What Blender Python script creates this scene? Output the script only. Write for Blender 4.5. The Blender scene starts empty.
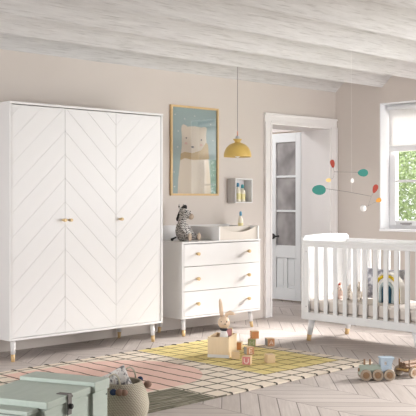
import bpy, math, random
from mathutils import Vector, Matrix
R = math.radians
random.seed(7)
S = bpy.context.scene
col = S.collection

# ------------------------------------------------------------------ camera
YAW = 46.3
cam = bpy.data.cameras.new('camera')
camo = bpy.data.objects.new('camera', cam); col.objects.link(camo)
cam.sensor_width = 36.0
cam.lens = 36.0 * 914.0 / 416.0
cam.shift_y = -8.0 / 416.0
cam.clip_end = 200
camo.location = (0, 0, 1.23)
camo.rotation_euler = (R(90), 0, R(YAW - 90))
S.camera = camo

# ------------------------------------------------------------------ world, sun, exposure
w = bpy.data.worlds.new('world'); S.world = w; w.use_nodes = True
bg = w.node_tree.nodes['Background']
bg.inputs[0].default_value = (0.96, 0.98, 1.0, 1)
bg.inputs[1].default_value = 1.15

def sun(name, energy, az, el, ang, colr=(1, .975, .95)):
    l = bpy.data.lights.new(name, 'SUN'); l.energy = energy; l.angle = R(ang); l.color = colr
    o = bpy.data.objects.new(name, l); col.objects.link(o)
    d = Vector((math.cos(R(az)) * math.cos(R(el)), math.sin(R(az)) * math.cos(R(el)), math.sin(R(el))))
    o.rotation_euler = (-d).to_track_quat('-Z', 'Y').to_euler()
    o.location = (14, 4, 8)
    return o
sun('soft_daylight', 26.0, -10, 27, 30)

def area(name, energy, loc, target, sx, sy, colr=(1, 1, 1), spread=180):
    l = bpy.data.lights.new(name, 'AREA'); l.shape = 'RECTANGLE'; l.size = sx; l.size_y = sy
    l.energy = energy; l.color = colr
    o = bpy.data.objects.new(name, l); col.objects.link(o)
    l.spread = R(spread)
    o.location = loc
    o.rotation_euler = (Vector(target) - Vector(loc)).to_track_quat('-Z', 'Y').to_euler()
    return o
# unseen front lamp added as fill, no door there; then the side door's daylight
area('front_fill_light', 46, (7.0, -1.9, 1.25), (6.4, 6.0, 1.15), 2.2, 2.2, (.98, .985, 1), 80)
area('side_door_daylight', 24, (8.15, 2.4, 1.1), (5.2, 5.9, .9), 2.0, 2.0, (.98, .985, 1), 80)

area('left_fill_light', 58, (-1.45, 4.3, 1.3), (8.0, 4.6, 1.0), 1.8, 1.8, (.98, .985, 1), 100)  # added fill inside the closed left wall, brightens window wall and crib front
area('hall_fill_light', 14, (7.3, 7.9, 2.62), (7.6, 7.6, 0), .5, .5, (.98, .98, 1))  # unseen area lamp added to brighten the hall, no fixture
vs = S.view_settings
S.display_settings.display_device = 'sRGB'
vs.view_transform = 'Standard'; vs.look = 'None'; vs.gamma = 1.0; vs.exposure = 0.37
try: vs.use_curve_mapping = False
except Exception: pass

# ------------------------------------------------------------------ node helpers
class NT:
    def __init__(s, name):
        s.m = bpy.data.materials.new(name); s.m.use_nodes = True
        s.t = s.m.node_tree; s.n = s.t.nodes; s.b = s.n['Principled BSDF']; s.out = s.n['Material Output']
    def link(s, a, b): s.t.links.new(a, b)
    def val(s, sock, v):
        if hasattr(v, 'links'): s.link(v, sock)
        else: sock.default_value = v
    def math(s, op, a, b=0.0, c=0.0):
        n = s.n.new('ShaderNodeMath'); n.operation = op
        s.val(n.inputs[0], a); s.val(n.inputs[1], b); s.val(n.inputs[2], c)
        return n.outputs[0]
    def mix(s, f, a, b):
        n = s.n.new('ShaderNodeMix'); n.data_type = 'RGBA'
        s.val(n.inputs[0], f)
        for k, v in ((6, a), (7, b)):
            if isinstance(v, tuple): v = v + (1,) if len(v) == 3 else v
            s.val(n.inputs[k], v)
        return n.outputs[2]
    def xyz(s, kind='Object'):
        c = s.n.new('ShaderNodeTexCoord'); p = s.n.new('ShaderNodeSeparateXYZ')
        s.link(c.outputs[kind], p.inputs[0]); s.co = c.outputs[kind]
        return p.outputs[0], p.outputs[1], p.outputs[2]
    def vec(s, x, y, z):
        n = s.n.new('ShaderNodeCombineXYZ')
        s.val(n.inputs[0], x); s.val(n.inputs[1], y); s.val(n.inputs[2], z); return n.outputs[0]
    def noise(s, vec, scale, detail=3, rough=.5):
        n = s.n.new('ShaderNodeTexNoise'); s.val(n.inputs['Vector'], vec)
        n.inputs['Scale'].default_value = scale; n.inputs['Detail'].default_value = detail
        n.inputs['Roughness'].default_value = rough
        return n.outputs['Fac']
    def white(s, vec):
        n = s.n.new('ShaderNodeTexWhiteNoise'); s.val(n.inputs['Vector'], vec); return n.outputs['Value']
    def ramp(s, f, stops):
        n = s.n.new('ShaderNodeValToRGB'); s.val(n.inputs[0], f); e = n.color_ramp.elements
        while len(e) < len(stops): e.new(.5)
        for k, (p, c) in enumerate(stops): e[k].position = p; e[k].color = c + (1,)
        return n.outputs[0]
    def mapr(s, v, a, b, c, d):
        n = s.n.new('ShaderNodeMapRange'); s.val(n.inputs[0], v)
        for k, q in enumerate((a, b, c, d)): n.inputs[k + 1].default_value = q
        return n.outputs[0]
    def bump(s, h, strength=.3, dist=.01):
        n = s.n.new('ShaderNodeBump'); n.inputs['Strength'].default_value = strength
        n.inputs['Distance'].default_value = dist; s.val(n.inputs['Height'], h)
        s.link(n.outputs[0], s.b.inputs['Normal'])
    def color(s, c):
        if isinstance(c, tuple): c = c + (1,) if len(c) == 3 else c
        s.val(s.b.inputs['Base Color'], c)
    def done(s, rough=.5, metal=0.0, spec=.5):
        s.b.inputs['Roughness'].default_value = rough; s.b.inputs['Metallic'].default_value = metal
        s.b.inputs['Specular IOR Level'].default_value = spec
        return s.m

def plain(name, c, rough=.5, var=.05, scale=9, metal=0, bump=0, spec=.4):
    t = NT(name); t.xyz()
    f = t.noise(t.co, scale, 4)
    d = tuple(max(0, v * (1 - var)) for v in c); u = tuple(min(1, v * (1 + var)) for v in c)
    t.color(t.mix(f, d, u))
    if bump: t.bump(t.noise(t.co, scale * 8, 3), bump, .004)
    return t.done(rough, metal, spec)

def wood(name, c, axis=0, rough=.5, var=.18):
    t = NT(name); x, y, z = t.xyz()
    k = [26., 26., 26.]; k[axis] = 2.5
    v = t.vec(t.math('MULTIPLY', x, k[0]), t.math('MULTIPLY', y, k[1]), t.math('MULTIPLY', z, k[2]))
    f = t.noise(v, 1.6, 5, .6)
    t.color(t.mix(f, tuple(q * (1 - var) for q in c), tuple(min(1, q * (1 + var)) for q in c)))
    t.bump(f, .1, .003)
    return t.done(rough)

# ------------------------------------------------------------------ mesh helpers
class MB:
    def __init__(s): s.v = []; s.f = []
    def add(s, vs, fs, M=None):
        o = len(s.v)
        for p in vs:
            p = Vector(p); s.v.append(tuple(M @ p) if M else tuple(p))
        s.f += [tuple(i + o for i in f) for f in fs]
        return s
    def box(s, x0, x1, y0, y1, z0, z1, M=None):
        v = [(x0, y0, z0), (x1, y0, z0), (x1, y1, z0), (x0, y1, z0), (x0, y0, z1), (x1, y0, z1), (x1, y1, z1), (x0, y1, z1)]
        return s.add(v, [(0, 3, 2, 1), (4, 5, 6, 7), (0, 1, 5, 4), (1, 2, 6, 5), (2, 3, 7, 6), (3, 0, 4, 7)], M)
    def prism(s, poly, axis, a, b, M=None):
        # poly in the two other axes, extruded along axis from a to b
        def P(p, t):
            if axis == 'x': return (t, p[0], p[1])
            if axis == 'y': return (p[0], t, p[1])
            return (p[0], p[1], t)
        n = len(poly); v = [P(p, a) for p in poly] + [P(p, b) for p in poly]
        f = [tuple(range(n))[::-1], tuple(range(n, 2 * n))] + [(i, (i + 1) % n, n + (i + 1) % n, n + i) for i in range(n)]
        return s.add(v, f, M)
    def lathe(s, prof, c=(0, 0, 0), seg=20, M=None, cap=True):
        v = []; f = []
        for r, z in prof:
            for k in range(seg):
                a = 2 * math.pi * k / seg
                v.append((c[0] + r * math.cos(a), c[1] + r * math.sin(a), c[2] + z))
        m = len(prof)
        for i in range(m - 1):
            for k in range(seg):
                k2 = (k + 1) % seg
                f.append((i * seg + k, i * seg + k2, (i + 1) * seg + k2, (i + 1) * seg + k))
        if cap:
            f.append(tuple(range(seg))[::-1]); f.append(tuple(range((m - 1) * seg, m * seg)))
        return s.add(v, f, M)
    def ell(s, c, r, M=None, seg=20, ring=12, rot=None):
        prof = [(math.sin(math.pi * i / ring) + 1e-4, -math.cos(math.pi * i / ring)) for i in range(ring + 1)]
        T = Matrix.Translation(c) @ (rot.to_4x4() if rot else Matrix.Identity(4)) @ Matrix.Diagonal((r[0], r[1], r[2], 1))
        return s.lathe(prof, seg=seg, M=(M @ T if M else T))
    def tube(s, pts, rad, seg=10, M=None):
        pts = [Vector(p) for p in pts]; n = len(pts)
        rr = rad if isinstance(rad, (list, tuple)) else [rad] * n
        v = []; f = []; up = None
        for i, p in enumerate(pts):
            t = (pts[min(i + 1, n - 1)] - pts[max(i - 1, 0)]).normalized()
            if up is None: up = Vector((0, 0, 1)) if abs(t.z) < .9 else Vector((1, 0, 0))
            a = t.cross(up).normalized(); b = a.cross(t).normalized(); up = b
            for k in range(seg):
                q = 2 * math.pi * k / seg
                v.append(tuple(p + (a * math.cos(q) + b * math.sin(q)) * rr[i]))
        for i in range(n - 1):
            for k in range(seg):
                k2 = (k + 1) % seg
                f.append((i * seg + k, i * seg + k2, (i + 1) * seg + k2, (i + 1) * seg + k))
        f.append(tuple(range(seg))[::-1]); f.append(tuple(range((n - 1) * seg, n * seg)))
        return s.add(v, f, M)
    def build(s, name, mat, parent=None, bevel=0, smooth=False, remesh=0, subsurf=0, seg=2):
        me = bpy.data.meshes.new(name); me.from_pydata(s.v, [], s.f); me.update()
        import bmesh
        bm = bmesh.new(); bm.from_mesh(me); bmesh.ops.recalc_face_normals(bm, faces=bm.faces); bm.to_mesh(me); bm.free()
        o = bpy.data.objects.new(name, me); col.objects.link(o)
        if mat: me.materials.append(mat)
        if parent: o.parent = parent
        if smooth:
            for p in me.polygons: p.use_smooth = True
        if remesh:
            m = o.modifiers.new('remesh', 'REMESH'); m.mode = 'VOXEL'; m.voxel_size = remesh; m.use_smooth_shade = True
            m = o.modifiers.new('smooth', 'SMOOTH'); m.iterations = 4; m.factor = .5
        if subsurf:
            m = o.modifiers.new('sub', 'SUBSURF'); m.levels = subsurf; m.render_levels = subsurf
        if bevel:
            m = o.modifiers.new('bevel', 'BEVEL'); m.width = bevel; m.segments = seg; m.limit_method = 'ANGLE'; m.angle_limit = R(40)
        return o

def tag(o, label, cat, group=None, kind=None):
    if label: o['label'] = label
    if cat: o['category'] = cat
    if group: o['group'] = group
    if kind: o['kind'] = kind
    return o
def thing(name, label, cat, loc=(0, 0, 0), rz=0, group=None):
    o = bpy.data.objects.new(name, None); col.objects.link(o)
    o.location = loc; o.rotation_euler = (0, 0, R(rz)); o.empty_display_size = .1
    return tag(o, label, cat, group)
def struct(o): o['kind'] = 'structure'; return o
def sroot(name, loc=(0, 0, 0)):
    o = bpy.data.objects.new(name, None); col.objects.link(o); o.location = loc; o['kind'] = 'structure'; return o
def copy_tree(o, parent=None):
    c = o.copy(); col.objects.link(c)
    if parent: c.parent = parent
    for ch in [k for k in bpy.data.objects if k.parent == o]: copy_tree(ch, c)
    return c
def clip(poly, x0, x1, z0, z1):
    def cut(p, ins, inter):
        o = []
        for i in range(len(p)):
            a, b = p[i - 1], p[i]
            if ins(b):
                if not ins(a): o.append(inter(a, b))
                o.append(b)
            elif ins(a): o.append(inter(a, b))
        return o
    def L(k, v): return lambda a, b: tuple(a[j] + (b[j] - a[j]) * (v - a[k]) / (b[k] - a[k]) for j in (0, 1))
    for k, v, sgn in ((0, x0, 1), (0, x1, -1), (1, z0, 1), (1, z1, -1)):
        if not poly: return poly
        poly = cut(poly, (lambda p, k=k, v=v, sgn=sgn: sgn * (p[k] - v) >= 0), L(k, v))
    return poly
def rrect(w, h, r, n=5, x=0, y=0):
    p = []
    for cx, cy, a0 in ((w / 2 - r, h / 2 - r, 0), (-w / 2 + r, h / 2 - r, 90), (-w / 2 + r, -h / 2 + r, 180), (w / 2 - r, -h / 2 + r, 270)):
        for k in range(n + 1):
            a = R(a0 + 90 * k / n); p.append((x + cx + r * math.cos(a), y + cy + r * math.sin(a)))
    return p

# ------------------------------------------------------------------ materials
def mat_wall():
    t = NT('beige_plaster'); t.xyz()
    f = t.noise(t.co, 2.0, 4)
    t.color(t.mix(f, (.57, .51, .465), (.61, .555, .51)))
    t.bump(t.noise(t.co, 60, 4), .08, .004)
    return t.done(.85, 0, .2)
def mat_floor():
    t = NT('whitewashed_chevron_parquet'); x, y, z = t.xyz()
    W = .45; P = .16
    u = t.math('DIVIDE', t.math('SUBTRACT', x, 4.68), W)
    k = t.math('FLOOR', u); fr = t.math('SUBTRACT', u, k)
    odd = t.math('ABSOLUTE', t.math('SUBTRACT', k, t.math('MULTIPLY', t.math('FLOOR', t.math('DIVIDE', k, 2.0)), 2.0)))
    inv = t.math('SUBTRACT', 1.0, fr)
    tri = t.math('ADD', t.math('MULTIPLY', odd, inv), t.math('MULTIPLY', t.math('SUBTRACT', 1.0, odd), fr))
    v = t.math('DIVIDE', t.math('SUBTRACT', y, t.math('MULTIPLY', tri, W)), P)
    pid = t.math('FLOOR', v); fv = t.math('SUBTRACT', v, pid)
    rnd = t.white(t.vec(pid, k, 0.0))
    g1 = t.math('LESS_THAN', t.math('MINIMUM', fv, t.math('SUBTRACT', 1.0, fv)), .028)
    g2 = t.math('LESS_THAN', t.math('MINIMUM', fr, inv), .006)
    gap = t.math('MAXIMUM', g1, g2)
    # grain along each plank
    sg = t.math('SUBTRACT', 1.0, t.math('MULTIPLY', odd, 2.0))
    al = t.math('ADD', x, t.math('MULTIPLY', sg, y)); ac = t.math('SUBTRACT', y, t.math('MULTIPLY', sg, x))
    gv = t.vec(t.math('MULTIPLY', al, 2.0), t.math('MULTIPLY', ac, 34.0), t.math('MULTIPLY', rnd, 9.0))
    gr = t.noise(gv, 1.0, 5, .65)
    c = t.mix(rnd, (.41, .36, .33), (.545, .49, .46))
    c = t.mix(t.mapr(gr, .3, .75, 0, .75), c, (.32, .275, .25))
    big = t.noise(t.co, 1.1, 2)
    c = t.mix(t.mapr(big, .35, .7, 0, .25), c, (.66, .60, .56))
    c = t.mix(t.math('MULTIPLY', gap, .9), c, (.15, .125, .11))
    t.color(c)
    t.bump(t.math('SUBTRACT', t.math('MULTIPLY', gr, .3), gap), .25, .004)
    return t.done(.5, 0, .35)
def mat_ceiling():
    t = NT('limewashed_rough_boards'); x, y, z = t.xyz()
    v = t.vec(t.math('MULTIPLY', x, 1.6), t.math('MULTIPLY', y, 14.0), t.math('MULTIPLY', z, 14.0))
    f = t.noise(v, 2.2, 6, .7)
    sp = t.noise(t.vec(t.math('MULTIPLY', x, 2.2), t.math('MULTIPLY', y, 38.0), t.math('MULTIPLY', z, 38.0)), 2.0, 4, .6)
    c = t.mix(f, (.46, .445, .435), (.74, .73, .725))
    c = t.mix(t.mapr(sp, .54, .72, 0, .65), c, (.34, .325, .31))
    t.color(c); t.bump(f, .5, .012)
    return t.done(.8, 0, .2)
def mat_rug():
    t = NT('woven_grid_rug'); x, y, z = t.xyz()
    def inside(v, a, b): return t.math('MULTIPLY', t.math('GREATER_THAN', v, a), t.math('LESS_THAN', v, b))
    wob = t.math('MULTIPLY', t.math('SUBTRACT', t.noise(t.co, 9, 2), .5), .03)
    xx = t.math('ADD', x, wob); yy = t.math('ADD', y, wob)
    fib = t.noise(t.vec(t.math('MULTIPLY', x, 60.0), t.math('MULTIPLY', y, 60.0), 0.0), 2.0, 3)
    cream = t.mix(fib, (.60, .51, .41), (.76, .68, .58))
    yel = t.mix(fib, (.58, .46, .17), (.74, .63, .32))
    pink = t.mix(fib, (.62, .40, .33), (.74, .53, .46))
    st = t.noise(t.vec(t.math('MULTIPLY', x, 5.0), t.math('MULTIPLY', y, 70.0), 0.0), 1.0, 3)
    dark = t.ramp(st, [(.35, (.075, .07, .05)), (.5, (.16, .15, .11)), (.68, (.34, .31, .25))])
    my = t.math('MULTIPLY', inside(xx, 4.70, 5.53), t.math('GREATER_THAN', yy, 4.34))
    cxx = t.math('MAXIMUM', t.math('SUBTRACT', xx, 3.98), 0.0)
    dy = t.math('SUBTRACT', yy, 5.03)
    rr = t.math('SQRT', t.math('ADD', t.math('MULTIPLY', cxx, cxx), t.math('MULTIPLY', dy, dy)))
    mp = t.math('MULTIPLY', t.math('LESS_THAN', rr, .56), t.math('GREATER_THAN', xx, 3.35))
    md = t.math('MULTIPLY', t.math('MULTIPLY', t.math('LESS_THAN', x, 3.935), t.math('LESS_THAN', y, 4.44)), t.math('SUBTRACT', 1.0, mp))
    c = t.mix(my, cream, yel); c = t.mix(mp, c, pink); c = t.mix(md, c, dark)
    def lines(v, o, sp, wd):
        q = t.math('DIVIDE', t.math('SUBTRACT', v, o), sp)
        q = t.math('SUBTRACT', q, t.math('FLOOR', q))
        return t.math('LESS_THAN', q, wd / sp)
    lx = t.math('MULTIPLY', lines(xx, 4.088, .145, .019), t.math('SUBTRACT', 1.0, md))
    ly = t.math('MULTIPLY', lines(yy, 4.19, .145, .019), t.math('SUBTRACT', 1.0, t.math('MAXIMUM', mp, md)))
    ln = t.math('MAXIMUM', lx, ly)
    lc = t.mix(my, (.10, .088, .068), (.27, .21, .085))
    c = t.mix(t.math('MULTIPLY', ln, .92), c, lc)
    t.color(c)
    t.bump(t.math('ADD', t.math('MULTIPLY', fib, .5), ln), .5, .006)
    return t.done(.95, 0, .1)

M_wall = mat_wall(); M_floor = mat_floor(); M_ceil = mat_ceiling(); M_rug = mat_rug()
M_white = plain('white_lacquer', (.69, .675, .665), .42, .015)
M_crib = plain('crib_white_lacquer', (.78, .785, .79), .4, .015)
M_trim = plain('white_trim_paint', (.76, .73, .715), .5, .02)
M_doorp = plain('pale_grey_door_paint', (.80, .82, .825), .5, .02)
M_reveal = plain('white_reveal_paint', (.84, .84, .85), .6, .02)
M_wframe = plain('white_window_frame', (.70, .69, .70), .4, .02)
M_oak = wood('oak_tip', (.60, .41, .20), 2, .45)
M_knob = plain('brushed_gold', (.60, .43, .22), .35, .08, 20, .1)
M_frame = wood('oak_frame', (.62, .43, .21), 2, .45)
M_black = plain('black_metal', (.02, .02, .02), .4)
M_yel = plain('mustard_lacquer', (.53, .36, .10), .35, .03)
M_cord = plain('grey_cord', (.25, .22, .21), .7)
M_pinkcord = plain('copper_socket', (.62, .33, .25), .4)
M_greysock = plain('grey_socket', (.42, .42, .44), .5)
M_bulb = plain('opal_bulb', (.85, .84, .82), .3)

# ------------------------------------------------------------------ SETTING
YB, XR, XL, YF = 6.5, 8.217, -1.6, -2.0
struct(MB().box(XL, 14 * 0 + 9.9, YF, 9.2, -.1, 0).build('floor', M_floor))
# ceiling with boarded trough profile
prof = []
yk = 6.5; steps = []
while yk > YF - .7:
    steps.append(yk); yk -= .635
for i, y0 in enumerate(steps):
    y1 = y0 - .635
    prof += [(y0, 2.45), (y0 - .19, 2.615), (y0 - .445, 2.615)]
prof.append((steps[-1] - .635, 2.45))
poly = [(6.5, 2.75)] + prof + [(prof[-1][0], 2.75)]
c = MB()
pv = prof; n = len(pv)
vs_ = [(XL, y, z) for y, z in pv] + [(XR + .35, y, z) for y, z in pv]
c.add(vs_, [(i, i + 1, n + i + 1, n + i) for i in range(n - 1)])
c.box(XL, XR + .35, prof[-1][0], 6.5, 2.72, 2.8)
struct(c.build('ceiling', M_ceil))

# back wall with door opening (thickness .16)
DX0, DX1, DZ = 7.11, 8.105, 2.045
b = MB()
b.box(XL, DX0, YB, YB + .16, 0, 2.75); b.box(DX0, DX1, YB, YB + .16, DZ, 2.75); b.box(DX1, XR + .35, YB, YB + .16, 0, 2.75)
struct(b.build('wall_back', M_wall))
# window wall
WY0, WY1, WZ0, WZ1 = 4.05, 5.895, .895, 2.28
GY0, GY1, GZ1 = .3, 2.9, 2.28
b = MB(); T = .35
def rw(y0, y1, z0, z1): b.box(XR, XR + T, y0, y1, z0, z1)
rw(WY1, YB, 0, 2.75); rw(WY0, WY1, 0, WZ0); rw(WY0, WY1, WZ1, 2.75); rw(GY1, WY0, 0, 2.75)
rw(GY0, GY1, GZ1, 2.75); rw(YF, GY0, 0, 2.75)
struct(b.build('wall_right', M_wall))

struct(MB().box(XL, XR + .35, YF - .15, YF, 0, 2.75).build('wall_front', M_wall))
struct(MB().box(XL - .15, XL, YF - .15, YB + .16, 0, 2.75).build('wall_left', M_wall))
# window_1
W1 = sroot('window_1')
FX = XR + .155
r = MB()
r.box(XR - .001, FX + .06, WY1 - .012, WY1 - .0005, WZ0, WZ1); r.box(XR - .001, FX + .06, WY0 + .0005, WY0 + .012, WZ0, WZ1)
r.box(XR - .001, FX + .06, WY0 + .012, WY1 - .012, WZ1 - .012, WZ1 - .0005)
r.build('window_reveal', M_reveal, W1)
MB().box(XR - .012, FX + .06, WY0 + .0, WY1 + .0, WZ0 - .004, WZ0 + .022).build('window_sill', M_reveal, W1, .004)
f = MB()
yo0, yo1, zo0, zo1 = WY0 + .012, WY1 - .012, WZ0 + .022, WZ1 - .012
def frame_rect(mb, x0, x1, y0, y1, z0, z1, wd):
    mb.box(x0, x1, y0, y0 + wd, z0, z1); mb.box(x0, x1, y1 - wd, y1, z0, z1)
    mb.box(x0, x1, y0 + wd, y1 - wd, z0, z0 + wd); mb.box(x0, x1, y0 + wd, y1 - wd, z1 - wd, z1)
frame_rect(f, FX, FX + .05, yo0, yo1, zo0, zo1, .03)
f.build('window_frame', M_wframe, W1, .004)
ymid = (yo0 + yo1) / 2
def glass_mat():
    t = NT('clear_pane'); n = t.n
    tr = n.new('ShaderNodeBsdfTransparent'); gl = n.new('ShaderNodeBsdfGlossy'); gl.inputs['Roughness'].default_value = .02
    mx = n.new('ShaderNodeMixShader'); mx.inputs[0].default_value = .05; t.link(tr.outputs[0], mx.inputs[1]); t.link(gl.outputs[0], mx.inputs[2])
    t.link(mx.outputs[0], t.out.inputs[0]); return t.m
M_pane = glass_mat()
for (a, e) in ((yo0 + .03, ymid - .003), (ymid + .003, yo1 - .03)):
    sroot_ = MB(); frame_rect(sroot_, FX - .012, FX + .03, a, e, zo0 + .03, zo1 - .03, .06)
    zc = 1.435
    sroot_.box(FX - .008, FX + .025, a + .06, e - .06, zc - .013, zc + .013)
    ss = sroot_.build('window_sash', M_wframe, W1, .005)
    MB().add([(FX + .009, a + .058, zo0 + .088), (FX + .009, e - .058, zo0 + .088), (FX + .009, e - .058, zo1 - .088), (FX + .009, a + .058, zo1 - .088)], [(0, 1, 2, 3)]).build('window_pane', M_pane, ss)
    la = MB(); la.box(FX - .026, FX - .012, e - .27, e - .13, zo0 + .05, zo0 + .068); la.box(FX - .02, FX - .012, e - .25, e - .15, zo0 + .042, zo0 + .05)
    la.build('window_latch', plain('grey_latch', (.35, .34, .34), .4, metal=.5), ss, .002)

# roller blind
BL = thing('roller_blind', 'white roller blind half drawn down over the window', 'blind', (FX - .05, (WY0 + WY1) / 2, WZ1 - .012))
t = NT('translucent_blind_fabric'); t.xyz()
fw = t.noise(t.vec(*[t.math('MULTIPLY', q, 30.0) for q in t.xyz()]), 1.0, 4)
t.color(t.mix(fw, (.78, .77, .76), (.88, .87, .87)))
tl = t.n.new('ShaderNodeBsdfTranslucent'); tl.inputs[0].default_value = (.85, .84, .83, 1)
mx = t.n.new('ShaderNodeMixShader'); mx.inputs[0].default_value = .22
t.link(t.b.outputs[0], mx.inputs[1]); t.link(tl.outputs[0], mx.inputs[2]); t.link(mx.outputs[0], t.out.inputs[0])
M_blind = t.done(.8)
hw = (WY1 - WY0) / 2 - .045
MB().lathe([(.028, -hw), (.028, hw)], M=Matrix.Translation((0, 0, -.035)) @ Matrix.Rotation(R(90), 4, 'X')).build('roller_tube', M_reveal, BL, smooth=True)
bz = 1.755 - (WZ1 - .012)
MB().box(-.004, 0, -hw + .005, hw - .005, bz + .06, -.02).build('blind_fabric', M_blind, BL)
MB().box(-.010, .004, -hw + .005, hw - .005, bz, bz + .06).build('hem_bar', M_reveal, BL, .004)

# doorway casing
D1 = sroot('trim_1')
cz = MB()
def casing(x0, x1, z0, z1, vertical, flip):
    # stepped profile, inner bead
    if vertical:
        cz.box(x0, x1, YB - .022, YB + .001, z0, z1)
        xi = x1 if not flip else x0
        if not flip: cz.box(x0, x0 + .022, YB - .034, YB - .021, z0, z1); cz.box(x1 - .018, x1, YB - .030, YB - .021, z0, z1 - .0)
        else: cz.box(x1 - .022, x1, YB - .034, YB - .021, z0, z1); cz.box(x0, x0 + .018, YB - .030, YB - .021, z0, z1)
    else:
        cz.box(x0, x1, YB - .022, YB + .001, z0, z1)
        cz.box(x0, x1, YB - .034, YB - .021, z1 - .022, z1); cz.box(x0 + .09, x1 - .09, YB - .030, YB - .021, z0, z0 + .018)
casing(7.015, DX0, 0, DZ, True, False); casing(DX1, 8.212, 0, DZ, True, True); casing(7.015, 8.212, DZ, 2.143, False, False)
cz.build('door_casing', M_trim, D1, .003)
jb = MB()
jb.box(DX0 - .001, DX0 + .02, YB - .02, YB + .40, 0, DZ); jb.box(DX1 - .02, DX1 + .001, YB - .02, YB + .40, 0, DZ)
jb.box(DX0 + .02, DX1 - .02, YB - .02, YB + .40, DZ - .02, DZ + .001)
jb.build('door_jamb', M_trim, D1, .003)

# hall behind the doorway: right wall with a second door, far wall, ceiling
M_hall = plain('hall_pale_plaster', (.76, .70, .67), .8, .02)
HX = 8.36
b = MB()
b.box(HX, HX + .12, YB + .16, 7.10, 0, 2.7); b.box(HX, HX + .12, 7.62, 9.2, 0, 2.7); b.box(HX, HX + .12, 7.10, 7.62, 2.06, 2.7)
struct(b.build('wall_hall_right', M_hall))
struct(MB().box(5.2, HX + .7, 9.2, 9.3, 0, 2.7).build('wall_hall_far', M_hall))
struct(MB().box(HX + .62, HX + .7, YB + .16, 9.2, 0, 2.7).build('wall_side_room', M_hall))
struct(MB().box(6.2, HX + .7, YB + .16, 9.2, 2.7, 2.8).build('ceiling_hall', M_hall))
def frosted():
    t = NT('frosted_glass'); x, y, z = t.xyz()
    t.color(t.ramp(t.noise(t.vec(0.0, t.math('MULTIPLY', y, 3.0), t.math('MULTIPLY', z, 2.5)), 1.5, 2), [(.3, (.20, .19, .19)), (.7, (.42, .40, .395))]))
    return t.done(.22, 0, .6)
D2 = sroot('door_1', (HX, 0, 0))
y0, y1 = 7.115, 7.60
lf = MB()
st = .085
lf.box(-.03, .015, y0, y0 + st, .02, 2.04); lf.box(-.03, .015, y1 - st, y1, .02, 2.04)
for z0, z1 in ((.02, .165), (.53, .68), (1.93, 2.04)):
    if z1 > z0: lf.box(-.03, .015, y0 + st, y1 - st, z0, z1)
zg0, zg1 = .68, 1.93
for q in (1, 2):
    zc = zg0 + (zg1 - zg0) * q / 3 + .0
    lf.box(-.026, .012, y0 + st, y1 - st, zc - .013, zc + .013)
ym = (y0 + y1) / 2
lf.box(-.028, .012, ym - .025, ym + .025, .165, .53)
lf.build('door_leaf', M_doorp, D2, .004)
for a, e in ((y0 + st, ym - .025), (ym + .025, y1 - st)):
    MB().box(-.014, .006, a, e, .165, .53).box(-.021, -.01, a + .022, e - .022, .195, .50).build('door_panel', M_doorp, D2, .006)
M_fro = frosted()
for q in range(3):
    za = zg0 + (zg1 - zg0) * q / 3 + .013; zb = zg0 + (zg1 - zg0) * (q + 1) / 3 - .013
    MB().box(-.010, -.004, y0 + st - .002, y1 - st + .002, za - (.015 if q == 0 else .002), zb + (.015 if q == 2 else .002)).build('door_pane', M_fro, D2)
h = MB(); hy, hz = y1 - .04, .785
h.lathe([(.034, 0), (.034, .008)], M=Matrix.Translation((-.03, hy, hz)) @ Matrix.Rotation(R(-90), 4, 'Y'), seg=16)
h.lathe([(.010, 0), (.010, .045)], M=Matrix.Translation((-.038, hy, hz)) @ Matrix.Rotation(R(-90), 4, 'Y'), seg=12)
h.tube([(-.078, hy + .012, hz), (-.08, hy - .05, hz), (-.074, hy - .13, hz + .004)], .012)
h.build('door_handle', M_black, D2, smooth=False)

# ------------------------------------------------------------------ WARDROBE
def legs(parent, pts, h, r0, r1, splay, tip, tipmat=None):
    """pts: list of (x,y,dx,dy) foot directions"""
    for (x, y, dx, dy) in pts:
        top = Vector((x, y, h)); foot = Vector((x + dx * splay, y + dy * splay, 0))
        k = top.lerp(foot, 1 - tip / h)
        l = MB().tube([top, k], [r0, r0 + (r1 - r0) * (1 - tip / h)], 16).build('leg', M_white, parent, smooth=False)
        for p in l.data.polygons: p.use_smooth = len(p.vertices) == 4
        tp = MB().tube([k, foot], [r0 + (r1 - r0) * (1 - tip / h) + .0006, r1], 16).build('leg_tip', M_oak, l)
        for p in tp.data.polygons: p.use_smooth = len(p.vertices) == 4
        tp['label'] = 'gold-coloured wooden foot of the leg'

WX0, WX1, WYF, WYB, WZB, WZT = 3.687, 5.218, 6.03, 6.485, .16, 1.98
wr = thing('wardrobe', 'tall white three-door wardrobe with chevron grooved doors on gold-tipped legs', 'wardrobe', ((WX0 + WX1) / 2, (WYF + WYB) / 2, 0))
ox, oy = wr.location.x, wr.location.y
a, e, fy, by = WX0 - ox, WX1 - ox, WYF - oy, WYB - oy
cc = MB(); th = .018
cc.box(a, a + th, fy, by, WZB, WZT - th); cc.box(e - th, e, fy, by, WZB, WZT - th)
cc.box(a + th, e - th, fy, by, WZB, WZB + th); cc.box(a + th, e - th, by - .008, by, WZB + th, WZT - th)
for q in (1, 2):
    xx = a + (e - a) * q / 3; cc.box(xx - .009, xx + .009, fy + .03, by - .01, WZB + th, WZT - th)
cc.build('carcass', M_white, wr, .002)
MB().box(a - .002, e + .002, fy - .004, by, WZT - th, WZT).build('top_panel', M_white, wr, .002)
dxs = [WX0 + th + .002, 4.197, 4.708, WX1 - th - .002]
M_groove = plain('groove_shadow_grey_paint', (.62, .60, .585), .6)
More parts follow.
